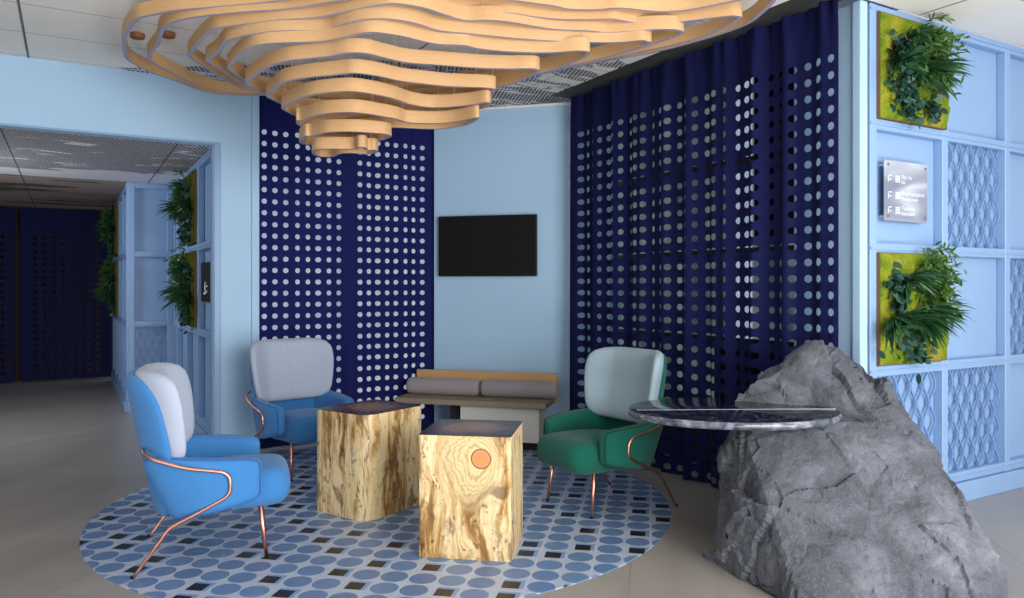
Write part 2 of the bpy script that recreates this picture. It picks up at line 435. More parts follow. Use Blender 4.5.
def pillow(bm, fn, a, b, T, n=5.0, e=6.0, rings=10, seg=48):
    """closed cushion: superellipse outline a x b, thickness +-T rounding to zero at the rim; fn maps (u, v, w) to 3D"""
    def loop(r, sgn):
        out = []
        for k in range(seg):
            th = 2*PI*k/seg; c, s = math.cos(th), math.sin(th)
            q = (abs(c)**n + abs(s)**n)**(-1/n)
            w = T*max(0.0, 1 - r**e)**.5*sgn
            out.append(bm.verts.new(fn(a*q*c*r, b*q*s*r, w)))
        return out
    rs = [1 - (1 - i/rings)**1.7 for i in range(1, rings+1)]
    rim = loop(1.0, 0)
    for sgn in (1, -1):
        c = bm.verts.new(fn(0, 0, T*sgn))
        prev = None
        for r in rs:
            cur = rim if r >= .9999 else loop(r, sgn)
            for k in range(seg):
                k2 = (k+1) % seg
                if prev is None: bm.faces.new((c, cur[k], cur[k2]))
                else: bm.faces.new((prev[k], cur[k], cur[k2], prev[k2]))
            prev = cur
def lathe(bm, prof, c=Vector((0, 0, 0)), seg=32):
    rings = []
    for r, z in prof:
        rings.append([bm.verts.new(c + Vector((r*math.cos(2*PI*k/seg), r*math.sin(2*PI*k/seg), z))) for k in range(seg)])
    for i in range(len(prof)-1):
        for k in range(seg):
            bm.faces.new((rings[i][k], rings[i][(k+1) % seg], rings[i+1][(k+1) % seg], rings[i+1][k]))
    bm.faces.new(rings[0][::-1]); bm.faces.new(rings[-1])
def thing(name, label, cat, loc=(0, 0, 0), rz=0.0, group=None):
    o = bpy.data.objects.new(name, None); COL.objects.link(o); o.empty_display_size = .1
    o.location = loc; o.rotation_euler = (0, 0, rz); tag(o, label, cat, group); return o
def tag(o, label, cat, group=None):
    o['label'] = label; o['category'] = cat
    if group: o['group'] = group
    return o
def struct(o, label=None):
    o['kind'] = 'structure'
    if label: o['label'] = label
    return o
def copy_tree(o, parent=None):
    c = o.copy(); COL.objects.link(c)
    if parent: c.parent = parent
    for ch in list(o.children): copy_tree(ch, c)
    return c

# ------------------------------------------------------------------ room shell
CZ = 3.08                                       # ceiling height
HZ = 2.57                                       # hall ceiling / opening head
VL = 6.60                                       # left wall plane
JU = 1.02                                       # right jamb of the opening
bm = bmesh.new(); fbox(bm, WORLD, -9, 9.5, -3.5, 14.2, -.1, 0)
struct(obj('floor', bm, M['floor']))
bm = bmesh.new()
fbox(bm, WORLD, -9, 3.64, -2.2, 6.9, CZ, CZ+.08); fbox(bm, WORLD, 3.64, 9.5, -2.2, 2.80, CZ, CZ+.08)
fbox(bm, WORLD, 3.64, 4.6, 2.80, 6.9, CZ+.10, CZ+.16)
struct(obj('ceiling', bm, M['ceiling']))
bm = bmesh.new(); fbox(bm, WORLD, -3.2, 1.3, VL+.13, 13.9, HZ, HZ+.08)
struct(obj('ceiling', bm, M['hall_ceiling']))
# left wall: lintel over the opening, the pier right of it, the far left piece
bm = bmesh.new()
fbox(bm, WORLD, -2.6, JU, VL, VL+.13, HZ, CZ)
fbox(bm, WORLD, JU, 1.375, VL, VL+.13, 0, CZ)
fbox(bm, WORLD, -9, -2.6, VL, VL+.13, 0, CZ)
struct(obj('wall_left', bm, M['blue_wall']))
bm = bmesh.new()                                 # casing strip on the jamb and the bead at the pier's end
fbox(bm, WORLD, JU-.004, JU+.045, VL-.016, VL-.001, 0, HZ+.012)
fbox(bm, WORLD, -2.6, JU-.006, VL-.012, VL-.001, HZ-.004, HZ+.012)
o = struct(obj('trim_1', bm, M['blue_panel'])); bevel(o, .003)
bm = bmesh.new(); fbox(bm, WORLD, 1.31, 1.372, VL-.02, VL-.001, 0, CZ-.002)
o = struct(obj('trim_2', bm, M['blue_wall'])); bevel(o, .006)
bm = bmesh.new(); fbox(bm, WORLD, -4.3, -4.2, -3.4, VL-.001, 0, CZ-.001); struct(obj('wall_ambient_block', bm, M['side_wall']))  # unseen wall added to block ambient light from the left
# chamfered wall that carries the screen
c45 = math.sqrt(.5)
FC = Frame((3.0, 6.64), (c45, -c45), (-c45, -c45))
CL = math.hypot(1.2, 1.2)
bm = bmesh.new(); fbox(bm, FC, 0, CL, -.08, 0, 0, CZ-.001); struct(obj('wall_corner', bm, M['blue_wall']))
bm = bmesh.new(); fbox(bm, FC, 0, 1.36, .001, .02, CZ-.028, CZ-.003); struct(obj('trim_3', bm, M['white_trim']))
# dark plate painted as the shadow gap above the right curtain
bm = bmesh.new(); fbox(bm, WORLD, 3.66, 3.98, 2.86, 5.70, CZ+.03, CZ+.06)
struct(obj('slot_shade', bm, M['dark_slot']))

def window(name, fr, a0, a1, z0, z1, cols, rows, pane, skip=()):
    bm = bmesh.new()
    for i in range(cols+1):
        a = a0 + (a1-a0)*i/cols; fbox(bm, fr, a-.03, a+.03, -.03, .03, z0, z1)
    for j in range(rows+1):
        z = z0 + (z1-z0)*j/rows; fbox(bm, fr, a0-.03, a1+.03, -.028, .028, z-.03, z+.03)
    w = struct(obj(name, bm, M['blue_panel'] if pane == 'glow_left' else M['dark_slot']))
    bm = bmesh.new(); fbox(bm, fr, a0, a1, -.01, .01, z0, z1)
    obj('pane', bm, M[pane], w)
    return w
# added glowing pane behind the left curtain to light its holes; window behind the right curtain
FW1 = Frame((1.40, 6.90), (1, 0), (0, -1))
window('glow_backing', FW1, -.3, 1.75, .02, CZ-.02, 1, 1, 'glow_left')
FW2 = Frame((4.42, 2.95), (0, 1), (-1, 0))
w2 = window('window_2', FW2, 0.02, 2.75, .3, CZ-.05, 2, 4, 'win_right')
bm = bmesh.new(); fbox(bm, FW2, 0.02, .62, .011, .02, .9, CZ-.05); fbox(bm, FW2, 1.06, 1.22, .011, .02, .35, CZ-.05)
obj('pane', bm, M['win_right_bright'], w2)
bm = bmesh.new(); fbox(bm, FW2, .64, 1.0, .03, .06, 1.72, 3.0); fbox(bm, FW2, .5, 1.4, .03, .06, .32, .95); obj('blind', bm, M['black'], w2)
bm = bmesh.new(); fbox(bm, FW2, -.05, 2.9, -.3, .1, 0, .28); struct(obj('wall_window_sill', bm, M['dark_slot']))

# ---- panelled walls
def lattice(bm, fr, a0, a1, z0, z1, h, s=.064, per=.235, wd=.0066):
    n = max(2, int(round((a1-a0)/s))); s = (a1-a0)/n
    steps = int((z1-z0)/.016)
    for i in range(1, n):
        sg = 1 if i % 2 == 0 else -1
        L = []
        for k in range(steps+1):
            z = z0 + (z1-z0)*k/steps
            a = a0 + i*s + sg*s*.44*math.cos(2*PI*(z-z0)/per)
            a = min(max(a, a0+wd+.001), a1-wd-.001); lo = a-wd; hi = a+wd
            L.append([bm.verts.new(fr.p(lo, h, z)), bm.verts.new(fr.p(hi, h, z)), bm.verts.new(fr.p(lo, h-.012, z)), bm.verts.new(fr.p(hi, h-.012, z))])
        for k in range(steps):
            A, B = L[k], L[k+1]
            for q in ((0, 1), (1, 3), (3, 2), (2, 0)):
                if (A[q[0]].co - A[q[1]].co).length > 1e-4 or (B[q[0]].co-B[q[1]].co).length > 1e-4:
                    bm.faces.new((A[q[0]], A[q[1]], B[q[1]], B[q[0]]))
def panel_wall(name, fr, a_edges, z_edges, lat=(), ls=.064, lp=.235, depth=.06, fw=.032, thick=.06, base=.13, top=CZ):
    """back board in a recess, stiles and rails standing proud of it"""
    a0, a1 = a_edges[0], a_edges[-1]
    bm = bmesh.new(); fbox(bm, fr, a0-fw, a1+fw, -depth-thick, -depth, 0, top-.001)
    w = struct(obj(name, bm, M['blue_panel']))
    bm = bmesh.new()
    for a in a_edges: fbox(bm, fr, a-fw, a+fw, -depth+.0005, 0, base, top-.002)
    for z in z_edges:
        for i in range(len(a_edges)-1): fbox(bm, fr, a_edges[i]+fw, a_edges[i+1]-fw, -depth+.0005, -.002, z-fw, z+fw)
    o = obj('panel_frame', bm, M['blue_panel'], w); bevel(o, .004, 1)
    # slim inner moulding line on each rail
    bm = bmesh.new()
    for z in z_edges: fbox(bm, fr, a0-fw, a1+fw, -.001, .006, z-.006, z+.006)
    obj('moulding', bm, M['blue_panel'], w)
    for (i, j) in lat:
        bm = bmesh.new(); lattice(bm, fr, a_edges[i]+fw, a_edges[i+1]-fw, z_edges[j]+fw, z_edges[j+1]-fw, -.022, ls, lp)
        obj('lattice_panel', bm, M['blue_lattice'], w)
    return w
def baseboard(name, fr, a0, a1, h=.13, out=.018):
    bm = bmesh.new(); fbox(bm, fr, a0, a1, -.06, out, 0, h); o = struct(obj(name, bm, M['blue_panel'])); bevel(o, .006); return o
# right wall: front faces -V, runs along +U
FR = Frame((4.085, 2.81), (1, 0), (0, -1))
ae = [0.02, .755, 1.50, 2.245, 2.99, 3.735]; ze = [.165, .897, 1.63, 2.37, 3.045]
panel_wall('wall_right', FR, ae, ze, lat=[(0, 0), (1, 0), (1, 2), (2, 1), (3, 0), (3, 2)])
baseboard('baseboard_right', FR, -.07, 3.77)
bm = bmesh.new()                                  # the wall's end post beside the curtain
fbox(bm, WORLD, 3.985, 4.052, 2.81, 2.87, 0, CZ-.001); fbox(bm, WORLD, 4.0, 4.052, 2.871, 3.3, 0, CZ-.001)
o = struct(obj('wall_right_end', bm, M['blue_wall'])); bevel(o, .008)
# hall: side wall by the opening, stub wall facing the room, side wall further back
hz = [.165, .985, 1.77, 2.54]
FH1 = Frame((JU, 6.765), (0, 1), (-1, 0))
panel_wall('wall_hall_near', FH1, [.02, .80, 1.60, 2.40, 2.655], hz, top=HZ)
baseboard('baseboard_hall_near', FH1, 0, 2.67)
FH2 = Frame((.545, 9.46), (1, 0), (0, -1))
panel_wall('wall_hall_stub', FH2, [.045, .44], hz, lat=[(0, 0)], ls=.042, lp=.19, top=HZ)
baseboard('baseboard_hall_stub', FH2, 0.0, .45)
bm = bmesh.new(); fbox(bm, WORLD, .975, 1.2, 9.462, 9.53, 0, HZ-.001); struct(obj('wall_hall_corner', bm, M['blue_panel']))
FH3 = Frame((.54, 9.53), (0, 1), (-1, 0))
panel_wall('wall_hall_far', FH3, [.0, .78, 1.56, 2.34, 3.1], hz, top=HZ)
baseboard('baseboard_hall_far', FH3, -.02, 3.2)
bm = bmesh.new(); fbox(bm, WORLD, -3.3, 1.3, 13.5, 13.6, 0, HZ); struct(obj('wall_hall_back', bm, M['hall_back']))
bm = bmesh.new(); fbox(bm, WORLD, -3.3, -3.2, VL+.14, 13.49, 0, HZ); struct(obj('wall_hall_left', bm, M['blue_wall']))

# ------------------------------------------------------------------ tile inlay in the floor
RC = W(-.786, 5.02); RR = 1.80
bm = bmesh.new(); lathe(bm, [(RR, 0.0), (RR, .003), (RR-.003, .004)], RC, 128)
tag(obj('floor_inlay', bm, M['inlay']), 'large round floor inlay of blue circle and black square tiles under the seats', 'tile inlay')

# ------------------------------------------------------------------ curtains with punched holes
def curtain(name, fr, length, z0, z1, cols, c0, r0, pitch, rad, amp, waves, seed, mat, label, group, rows=None, pz=.0985, margin_end=0, header=True, ph0=0.0):
    """cloth sheet laid out on a square grid; every grid cell in the hole range has a round hole.  fr.n points into the room"""
    rnd = random.Random(seed)
    nx = int(round(length/pitch)); px = length/nx
    nz = int(math.floor((z1-z0)/pz))
    phs = [rnd.uniform(0, 6.28) for _ in range(4)]
    def f(a, z):
        u = a/length; v = (z-z0)/(z1-z0)
        k = waves*2*PI*u + ph0
        off = amp*(math.sin(k + .5*math.sin(k*.37+phs[0])) + .35*math.sin(2.3*k+phs[1]+v*.8) + .25*math.sin(.6*k+phs[2]+1.5*v))
        off *= .8 + .35*(1-v)
        sh = .0
        if header and v > .93: off += .5*amp*math.sin(k*3+phs[3])*(v-.93)/.07
        return fr.p(a + .12*amp*math.sin(2*k), off, z)
    bm = bmesh.new(); S = 16
    def sqpt(k):
        e = k/(S/4); sd = int(e) % 4; t = e-int(e)
        return [(-1+2*t, -1), (1, -1+2*t), (1-2*t, 1), (-1, 1-2*t)][sd]
    for i in range(nx):
        for j in range(nz+1):
            zc = z1 - (j+.5)*pz; hz_ = pz/2
            zlo = zc-hz_; 
            if zlo < z0: zlo = z0
            if zc + hz_ - zlo < .01: continue
            ac = (i+.5)*px
            hole = (i in cols) and j >= r0 and (rows is None or j < r0+rows) and (zc-hz_ >= z0+.0)
            outer = [(ac + p[0]*px/2, (zc + p[1]*hz_) if p[1] > -1 else zlo) for p in map(sqpt, range(S))]
            if not hole:
                for q in range(4):
                    pass
                g = 3
                P = [[(ac-px/2+px*x/ (g+1), zlo+(zc+hz_-zlo)*y/(g+1)) for y in range(g+2)] for x in range(g+2)]
                V = [[bm.verts.new(f(*P[x][y])) for y in range(g+2)] for x in range(g+2)]
                for x in range(g+1):
                    for y in range(g+1):
                        bm.faces.new((V[x][y], V[x+1][y], V[x+1][y+1], V[x][y+1]))
            else:
                inner = []
                for k in range(S):
                    p = sqpt(k); l = math.hypot(*p)
                    inner.append((ac + rad*p[0]/l, zc + rad*p[1]/l))
                A = [bm.verts.new(f(*q)) for q in outer]; B = [bm.verts.new(f(*q)) for q in inner]
                for k in range(S):
                    k2 = (k+1) % S
                    bm.faces.new((A[k], A[k2], B[k2], B[k]))
    o = obj(name, bm, mat, None, smooth=True, merge=.0006, origin=fr.p(length/2, 0, z0))
    tag(o, label, 'curtain', group)
    return o
FL = Frame((1.385, 6.69), (1, 0), (0, -1))
LP = .845
curtain('punched_curtain', FL, LP, .02, CZ-.01, set(range(0, 8)) , 0, 3, .0905, .0225, .014, 3.2, 3, M['navy'],
        'navy curtain with punched holes beside the blue wall, behind the back blue chair', 'navy punched curtains')
FL2 = Frame((1.385+LP+.004, 6.69), (1, 0), (0, -1))
curtain('punched_curtain', FL2, .80, .02, CZ-.01, set(range(0, 8)), 0, 3, .0905, .0225, .013, 3.6, 11, M['navy'],
        'navy curtain with rows of punched holes, hanging beside the screen wall left of the television', 'navy punched curtains')
FRC = Frame((3.84, 2.84), (0, 1), (-1, 0))
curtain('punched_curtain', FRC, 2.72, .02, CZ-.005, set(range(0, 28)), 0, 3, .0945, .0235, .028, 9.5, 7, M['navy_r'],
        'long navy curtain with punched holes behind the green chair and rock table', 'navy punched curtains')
FHC = Frame((-.63, 13.15), (1, 0), (0, -1))
curtain('punched_curtain', FHC, 1.17, .03, HZ-.01, set(range(1, 9)), 0, 4, .118, .030, .012, 3, 21, M['navy_dark'],
        'dim navy punched curtain at the end of the hall, right of the gap', 'navy punched curtains')
FHC2 = Frame((-2.08, 13.15), (1, 0), (0, -1))
curtain('punched_curtain', FHC2, 1.40, .03, HZ-.01, set(range(2, 12)), 0, 4, .118, .030, .012, 3, 22, M['navy_dark'],
        'dim navy punched curtain at the end of the hall, left of the gap', 'navy punched curtains')

# ------------------------------------------------------------------ television
tv = thing('television', 'flat black wall-mounted television with blank screen above the bench', 'television', FC.p(.54, 0, 1.5))
def loc_obj(name, bm, mats, root, **k):           # build in world, then store relative to the root (unrotated)
    bmesh.ops.translate(bm, verts=bm.verts, vec=-root.location)
    return obj(name, bm, mats, root, **k)
ta0, ta1, tz0, tz1 = .065, 1.015, 1.50, 2.065
bm = bmesh.new(); fbox(bm, FC, ta0, ta1, .02, .06, tz0, tz1); bevel(loc_obj('housing', bm, M['black'], tv), .004)
bm = bmesh.new(); fbox(bm, FC, ta0+.012, ta1-.012, .0605, .0625, tz0+.018, tz1-.012); loc_obj('screen', bm, M['screen'], tv)
bm = bmesh.new(); fbox(bm, FC, .4, .68, 0.001, .0195, 1.65, 1.9); loc_obj('wall_mount', bm, M['black'], tv)

# ------------------------------------------------------------------ bench with bolsters
B0 = W(-1.041, 6.728); B1 = W(.281, 6.366)
bl = (B1-B0).length; bd = (B1-B0).normalized(); bn = Vector((bd.y, -bd.x, 0))
if bn.dot(Vector((-1, -1, 0))) < 0: bn = -bn
FB = Frame((B0.x, B0.y), (bd.x, bd.y), (bn.x, bn.y))       # h>0 toward the room
bench = thing('bench', 'low oak bench with plank seat and backboard against the screen wall', 'bench', FB.p(bl/2, -.2, 0))
bm = bmesh.new(); fbox(bm, FB, 0, bl, -.36, 0, .375, .42); bevel(loc_obj('seat', bm, M['oak_grey'], bench), .003)
bm = bmesh.new(); fbox(bm, FB, .06, bl+.02, -.405, -.365, .375, .635); bevel(loc_obj('backboard', bm, M['oak'], bench), .003)
bm = bmesh.new(); fbox(bm, FB, .60, bl-.07, -.32, -.05, .075, .3745); bevel(loc_obj('base_panel', bm, M['bench_panel'], bench), .002)
bm = bmesh.new(); fbox(bm, FB, .45, .595, -.33, -.2, .075, .3745); loc_obj('support_panel', bm, M['bench_dark'], bench)
bm = bmesh.new(); fbox(bm, FB, .06, bl-.05, -.36, -.10, .001, .0745); loc_obj('plinth', bm, M['black'], bench)
def bolster(a0, a1, label):
    bm = bmesh.new(); r = .076; zc = .42 + r; hc = -.285
    prof = [(0.0, .02), (.01, .05), (.02, .066), (.035, .073), (.06, r)]
    L = a1-a0; st = [(t, q) for t, q in prof] + [(L*.33, r*1.0), (L*.66, r)] + [(L-t, q) for t, q in prof[::-1]]
    rings = []
    for t, q in st:
        rings.append([bm.verts.new(FB.p(a0+t, hc+q*math.cos(2*PI*k/28), zc+q*math.sin(2*PI*k/28))) for k in range(28)])
    for i in range(len(st)-1):
        for k in range(28): bm.faces.new((rings[i][k], rings[i][(k+1) % 28], rings[i+1][(k+1) % 28], rings[i+1][k]))
    bm.faces.new(rings[0]); bm.faces.new(rings[-1])
    o = obj('bolster_cushion', bm, M['bolster'], None, smooth=True, origin=FB.p((a0+a1)/2, hc, .42))
    tag(o, label, 'cushion', 'bolsters on the bench')
bolster(.000, .705, 'round taupe bolster cushion on the left half of the bench')
bolster(.712, bl+.055, 'round taupe bolster cushion on the right half of the bench')

# ------------------------------------------------------------------ armchairs
def back_x(z, y):                                 # recline and wing curve of the chair's back, x forward
    return -.170 - .20*(z-.25) + .22*y*y + 1.15*max(0, abs(y)-.16)**1.35
def make_chair(label, fab, seam, pad_fab, loc, rz):
    root = thing('wing_armchair', label, 'armchair', loc, rz, 'wing armchairs round the stump tables')
    # outer shell of the back
    def shell(u, v, w):
        z = .602 + v; wd = u*(1 - .10*max(0, (.62-z))/.38 - .02*max(0, z-.8)/.2)
        return Vector((back_x(z, wd) - .03 + w - .02*max(0, z-.85), wd, z))
    bm = bmesh.new(); pillow(bm, shell, .322, .366, .034, 4.6, 9, 12, 56); obj('back_shell', bm, fab, root, smooth=True)
    # pale pad over the upper back
    def pad(u, v, w):
        z = .746 + v; wd = u*(1 - .12*((.84-z)/.31)**1.5 if z < .84 else 1)
        return Vector((back_x(z, wd) + .032 + w, wd, z))
    bm = bmesh.new(); pillow(bm, pad, .342, .239, .056, 6.5, 13, 12, 56); bp = obj('back_pad', bm, pad_fab, root, smooth=True)
    # seat cushion
    def seat(u, v, w):
        x = .125 + u
        return Vector((x, v*(1 + .04*(u/.3)), .348 + w + .012*(1-(v/.24)**2) - .02*(u < 0)*abs(u)/.3))
    bm = bmesh.new(); pillow(bm, seat, .305, .238, .102, 6, 10, 12, 56); obj('seat', bm, fab, root, smooth=True)
    # arms
    for sgn in (1, -1):
        def arm(u, v, w):
            x = -.005 + u; t = (x + .29)/.57                  # 0 rear, 1 front
            lo = .235 + .095*t; hi = .575 - .045*t
            z = (lo+hi)/2 + v/.15*(hi-lo)/2
            y = .275 + .02*(z-.3) + .035*math.sin(PI*min(1, max(0, t))) - .055*(1-t)**3
            xr = -.285 + .14*max(0, min(1, (.56-z)/.32)); x = xr + max(-.02, t)*(.28 - xr)
            return Vector((x, sgn*(y + w), z))
        bm = bmesh.new(); pillow(bm, arm, .285, .15, .047, 9, 11, 12, 64); ar = obj('armrest', bm, fab, root, smooth=True)
        # piping round the arm's outer face
        bm = bmesh.new(); pts = []
        for k in range(64):
            th = 2*PI*k/64; c, s = math.cos(th), math.sin(th); q = (abs(c)**9+abs(s)**9)**(-1/9)
            pts.append(arm(.285*q*c*.975, .15*q*s*.965, .030))
        tube(bm, pts+[pts[0]], .004, 6); obj('piping', bm, seam, ar, smooth=True)
        # copper side rail and rear leg, one bent tube
        P = [(-.275, .16, .60), (-.268, .27, .592), (-.235, .325, .575), (-.17, .347, .55), (-.06, .357, .515), (.06, .362, .494), (.104, .362, .482), (.128, .361, .456),
             (.132, .360, .420), (.130, .358, .388), (.108, .356, .360), (.05, .353, .328), (-.01, .350, .297), (-.12, .343, .243), (-.158, .340, .213), (-.19, .337, .165), (-.305, .322, .004)]
        pts = catmull([Vector((a, sgn*b, c)) for a, b, c in P], 6)
        bm = bmesh.new(); tube(bm, pts, .0085, 10); sr = obj('side_rail', bm, M['copper'], root, smooth=True)
        bm = bmesh.new(); lathe(bm, [(.010, 0), (.0105, .004), (.0105, .014)], Vector((-.307, sgn*.322, 0)), 14); obj('foot_cap', bm, M['black'], sr)
        bm = bmesh.new(); tube(bm, [Vector((.27, sgn*.205, .30)), Vector((.288, sgn*.215, .15)), Vector((.305, sgn*.225, .004))], .0125, 12, .0095)
        fl = obj('front_leg', bm, M['copper'], root, smooth=True)
        bm = bmesh.new(); lathe(bm, [(.009, 0), (.0095, .003), (.0095, .012)], Vector((.306, sgn*.225, 0)), 14); obj('foot_cap', bm, M['black'], fl)
    bm = bmesh.new()
    tube(bm, catmull([Vector((-.275, .16, .60)), Vector((-.285, .08, .603)), Vector((-.287, 0, .604)), Vector((-.285, -.08, .603)), Vector((-.275, -.16, .60))], 5), .0085, 10)
    obj('cross_rail', bm, M['copper'], root, smooth=True)
    # centre crease stitched down the pad
    bm = bmesh.new()
    tube(bm, [Vector((back_x(.56+.39*k/12, 0)+.0875, 0, .56+.39*k/12)) for k in range(13)], .0022, 6)
    obj('seam', bm, pad_fab, bp, smooth=True)
    return root
ZI = .004
pA = W(-1.63, 4.04, ZI); pC = W(.612, 4.94, ZI)
make_chair('blue wool armchair with copper tube legs, side on, nearest the camera on the left', M['blue_fab'], M['blue_fab_seam'], M['grey_fab'], pA, math.radians(-11))
make_chair('blue wool armchair with pale back pad behind the stump tables, in front of the curtain', M['blue_fab'], M['blue_fab_seam'], M['grey_fab'], (1.53, 5.873, ZI), math.radians(-78))
make_chair('dark green armchair with pale back pad and copper legs beside the rock table', M['green_fab'], M['green_fab_seam'], M['mint_fab'], pC, math.radians(183.5))

# ------------------------------------------------------------------ trunk block tables
def stump(label, loc, rz, w, d, h, mat, seed, corner):
    bm = bmesh.new(); N = 96; rows = 22
    def outline(k, z):
        e = 4*k/N; t_ = (e % 1)*2-1; sx, sy = [(1, t_), (-t_, 1), (-1, -t_), (t_, -1)][int(e)]
        th = math.atan2(sy, sx); c, s = math.cos(th), math.sin(th); n = 40 if corner is None else 22
        q = (abs(c)**n + abs(s)**n)**(-1/n); x, y = q*c*w/2, q*s*d/2
        if corner:                                   # one bark-side corner is waney and round
            cx, cy = corner
            dd = max(0, (x*cx/(w/2) + y*cy/(d/2)) - 1.7)
            x -= cx*dd*.16*w; y -= cy*dd*.16*d
        nz = noise.noise(Vector((x*3+seed, y*3, z*1.6)))*.010 + noise.noise(Vector((x*11, y*11+seed, z*3)))*.004
        return x*(1+nz*2), y*(1+nz*2)
    R = []
    prof = [(0, .995)] + [(h*i/rows, 1.0) for i in range(1, rows)] + [(h-.006, 1.0), (h, .988)]
    for z, s in prof:
        R.append([bm.verts.new((outline(k, z)[0]*s, outline(k, z)[1]*s, z)) for k in range(N)])
    for i in range(len(prof)-1):
        for k in range(N): bm.faces.new((R[i][k], R[i][(k+1) % N], R[i+1][(k+1) % N], R[i+1][k]))
    bm.faces.new(R[0][::-1]); bm.faces.new(R[-1])
    o = obj('stump_table', bm, mat, None); autosmooth(o, 35)
    o.location = loc; o.rotation_euler = (0, 0, rz)
    tag(o, label, 'side table', 'trunk block tables')
    return o
s1 = W(-.212, 4.125, ZI)
stump('square block table of trunk wood with one round orange knot on its front', s1, math.radians(-8.5) - TH, .49, .47, .635, M['stump_a'], 2.0, None)
s2 = W(-.903, 4.83, ZI)
stump('square block table of streaked trunk wood, set corner forward behind the knotted block', s2, math.radians(-36) - TH, .45, .50, .635, M['stump_b'], 9.0, (1, -1))

# ------------------------------------------------------------------ rock with the marble top
rk = thing('rock_table', 'round dark marble tabletop growing out of a huge grey boulder', 'table', W(1.6, 3.75))
hull_px = [  # pixel x, y, depth
 (816, 346, 4.36), (834, 347, 4.34), (800, 357, 4.38), (780, 366, 4.40), (760, 376, 4.42), (762, 390, 4.46), (859, 362, 4.27), (882, 378, 4.19), (899, 399, 4.10), (926, 439, 3.93),
 (960, 486, 3.745), (986, 533, 3.58), (1001, 563, 3.48),
 (744, 436, 3.92), (766, 424, 4.0), (838, 412, 4.03), (724, 456, 4.10), (716, 521, 4.05), (714, 556, 3.97),
]
pts = [atd(*p) for p in hull_px]
pts += [W(1.10, 3.56, 0), W(1.08, 3.95, 0), W(1.22, 3.27, 0), W(1.75, 3.20, 0), W(2.10, 3.25, 0), W(2.24, 3.45, 0), W(2.30, 3.9, 0), W(2.05, 4.12, 0), W(1.3, 4.45, 0), W(1.14, 4.25, 0)]
pts += [W(1.25, 4.3, .46), W(1.46, 4.52, .9), W(1.68, 4.44, 1.0), W(1.98, 4.14, .7), W(1.24, 3.30, .10), W(1.98, 3.24, .10)]
bm = bmesh.new()
for p in pts: bm.verts.new(p)
bmesh.ops.convex_hull(bm, input=bm.verts)
bmesh.ops.delete(bm, geom=[v for v in bm.verts if not v.link_faces], context='VERTS')
bmesh.ops.triangulate(bm, faces=bm.faces)
for it in range(7):
    long_e = [e for e in bm.edges if e.calc_length() > (.35, .22, .14, .09, .055, .034, .019)[it]]
    if not long_e: continue
    bmesh.ops.subdivide_edges(bm, edges=long_e, cuts=1)
    bmesh.ops.triangulate(bm, faces=bm.faces)
    if it == 4:
        for _ in range(1): bmesh.ops.smooth_vert(bm, verts=bm.verts, factor=.5, use_axis_x=True, use_axis_y=True, use_axis_z=True)
bm.normal_update()
base_r = rk.location
for v in bm.verts:
    p = v.co; n = v.normal.copy()
    side = max(0, min(1, (1.30 - ((CT*p.x - ST*p.y)))/.2))             # rougher on the left flank
    up = max(0, min(1, (p.z-.74)/.12))
    a = noise.multi_fractal(p*2.3, 1.0, 2.1, 5)*.018
    def facet(sc, off, amp):                                          # chipped planes: tilt per voronoi cell
        w_ = Vector((noise.noise(p*5+off), noise.noise(p*5-off), noise.noise(p*5+off*2)))*.06
        dists, cs = noise.voronoi(Vector(((p.x+w_.x)*sc, (p.y+w_.y)*sc, (p.z+w_.z)*sc*.75)) + off)
        g = noise.cell_vector(cs[0]*7.3)
        return ((g - Vector((.5, .5, .5))).dot(Vector((p.x*sc, p.y*sc, p.z*sc*.75)) + off - cs[0]) + (g.x-.5)*.5)*amp
    o1 = Vector((3.1, 1.7, .4))
    a += facet(2.4, o1, .070)*(.55 + .9*side + .8*up) + facet(5.5, o1*2, .038)*(.42 + 1.3*side + 1.3*up) + facet(11, o1*3, .014)*(.6+side+up)
    a += (noise.ridged_multi_fractal(Vector((p.x*1.8, p.y*1.8, p.z*1.0+4)), 1.0, 2.0, 4, 1.0, 2.0)-1)*.012
    a += noise.noise(p*28)*.003 + noise.noise(p*11)*.006 + noise.noise(p*60)*.0012
    q = p + n*(a - .022)
    X, Z = CT*q.x - ST*q.y, ST*q.x + CT*q.y                           # the ledge the tabletop is let into
    if q.z > .70 and X < 1.92:
        zn = 4.40 - .42*min(1, max(0, X-1.36)) + .05*noise.noise(p*6)
        k = min(1, max(0, (1.92-X)/.24))
        if Z < zn: q = W(X, Z + (zn-Z)*k, q.z)
    v.co = q
    if v.co.z < 0: v.co.z = 0
o = loc_obj('boulder', bm, M['rock'], rk); autosmooth(o, 38)
# marble top: thick disc with a bull-nosed pale edge, dark polished face, seam across it
TC = W(1.19, 4.14, .735)
def disc_pt(r, th, z):
    return Vector((0, 0, z)) + W(r*.57*math.cos(th), r*.43*math.sin(th)) + W(1.20, 4.14)
N = 96
bm = bmesh.new()
prof = [(.93, .694, 1), (.975, .697, 1), (.995, .706, 1), (1.0, .716, 1), (.995, .727, 1), (.985, .735, 1), (.978, .7375, 0), (.0001, .7375, 0)]
R = [[bm.verts.new(disc_pt(r, 2*PI*k/N, z)) for k in range(N)] for r, z, m_ in prof]
for i in range(len(prof)-1):
    for k in range(N):
        f = bm.faces.new((R[i][k], R[i][(k+1) % N], R[i+1][(k+1) % N], R[i+1][k])); f.material_index = 1 if prof[i+1][2] else 0
f = bm.faces.new(R[0][::-1]); f.material_index = 0
o = loc_obj('tabletop', bm, [M['marble'], M['rim']], rk); autosmooth(o, 50)
o['label'] = 'dark polished marble tabletop with pale edge'
sa, sb = at(633, 410, .7385), at(838, 408.5, .7385); dd = (sb-sa).normalized(); nn = Vector((-dd.y, dd.x, 0))
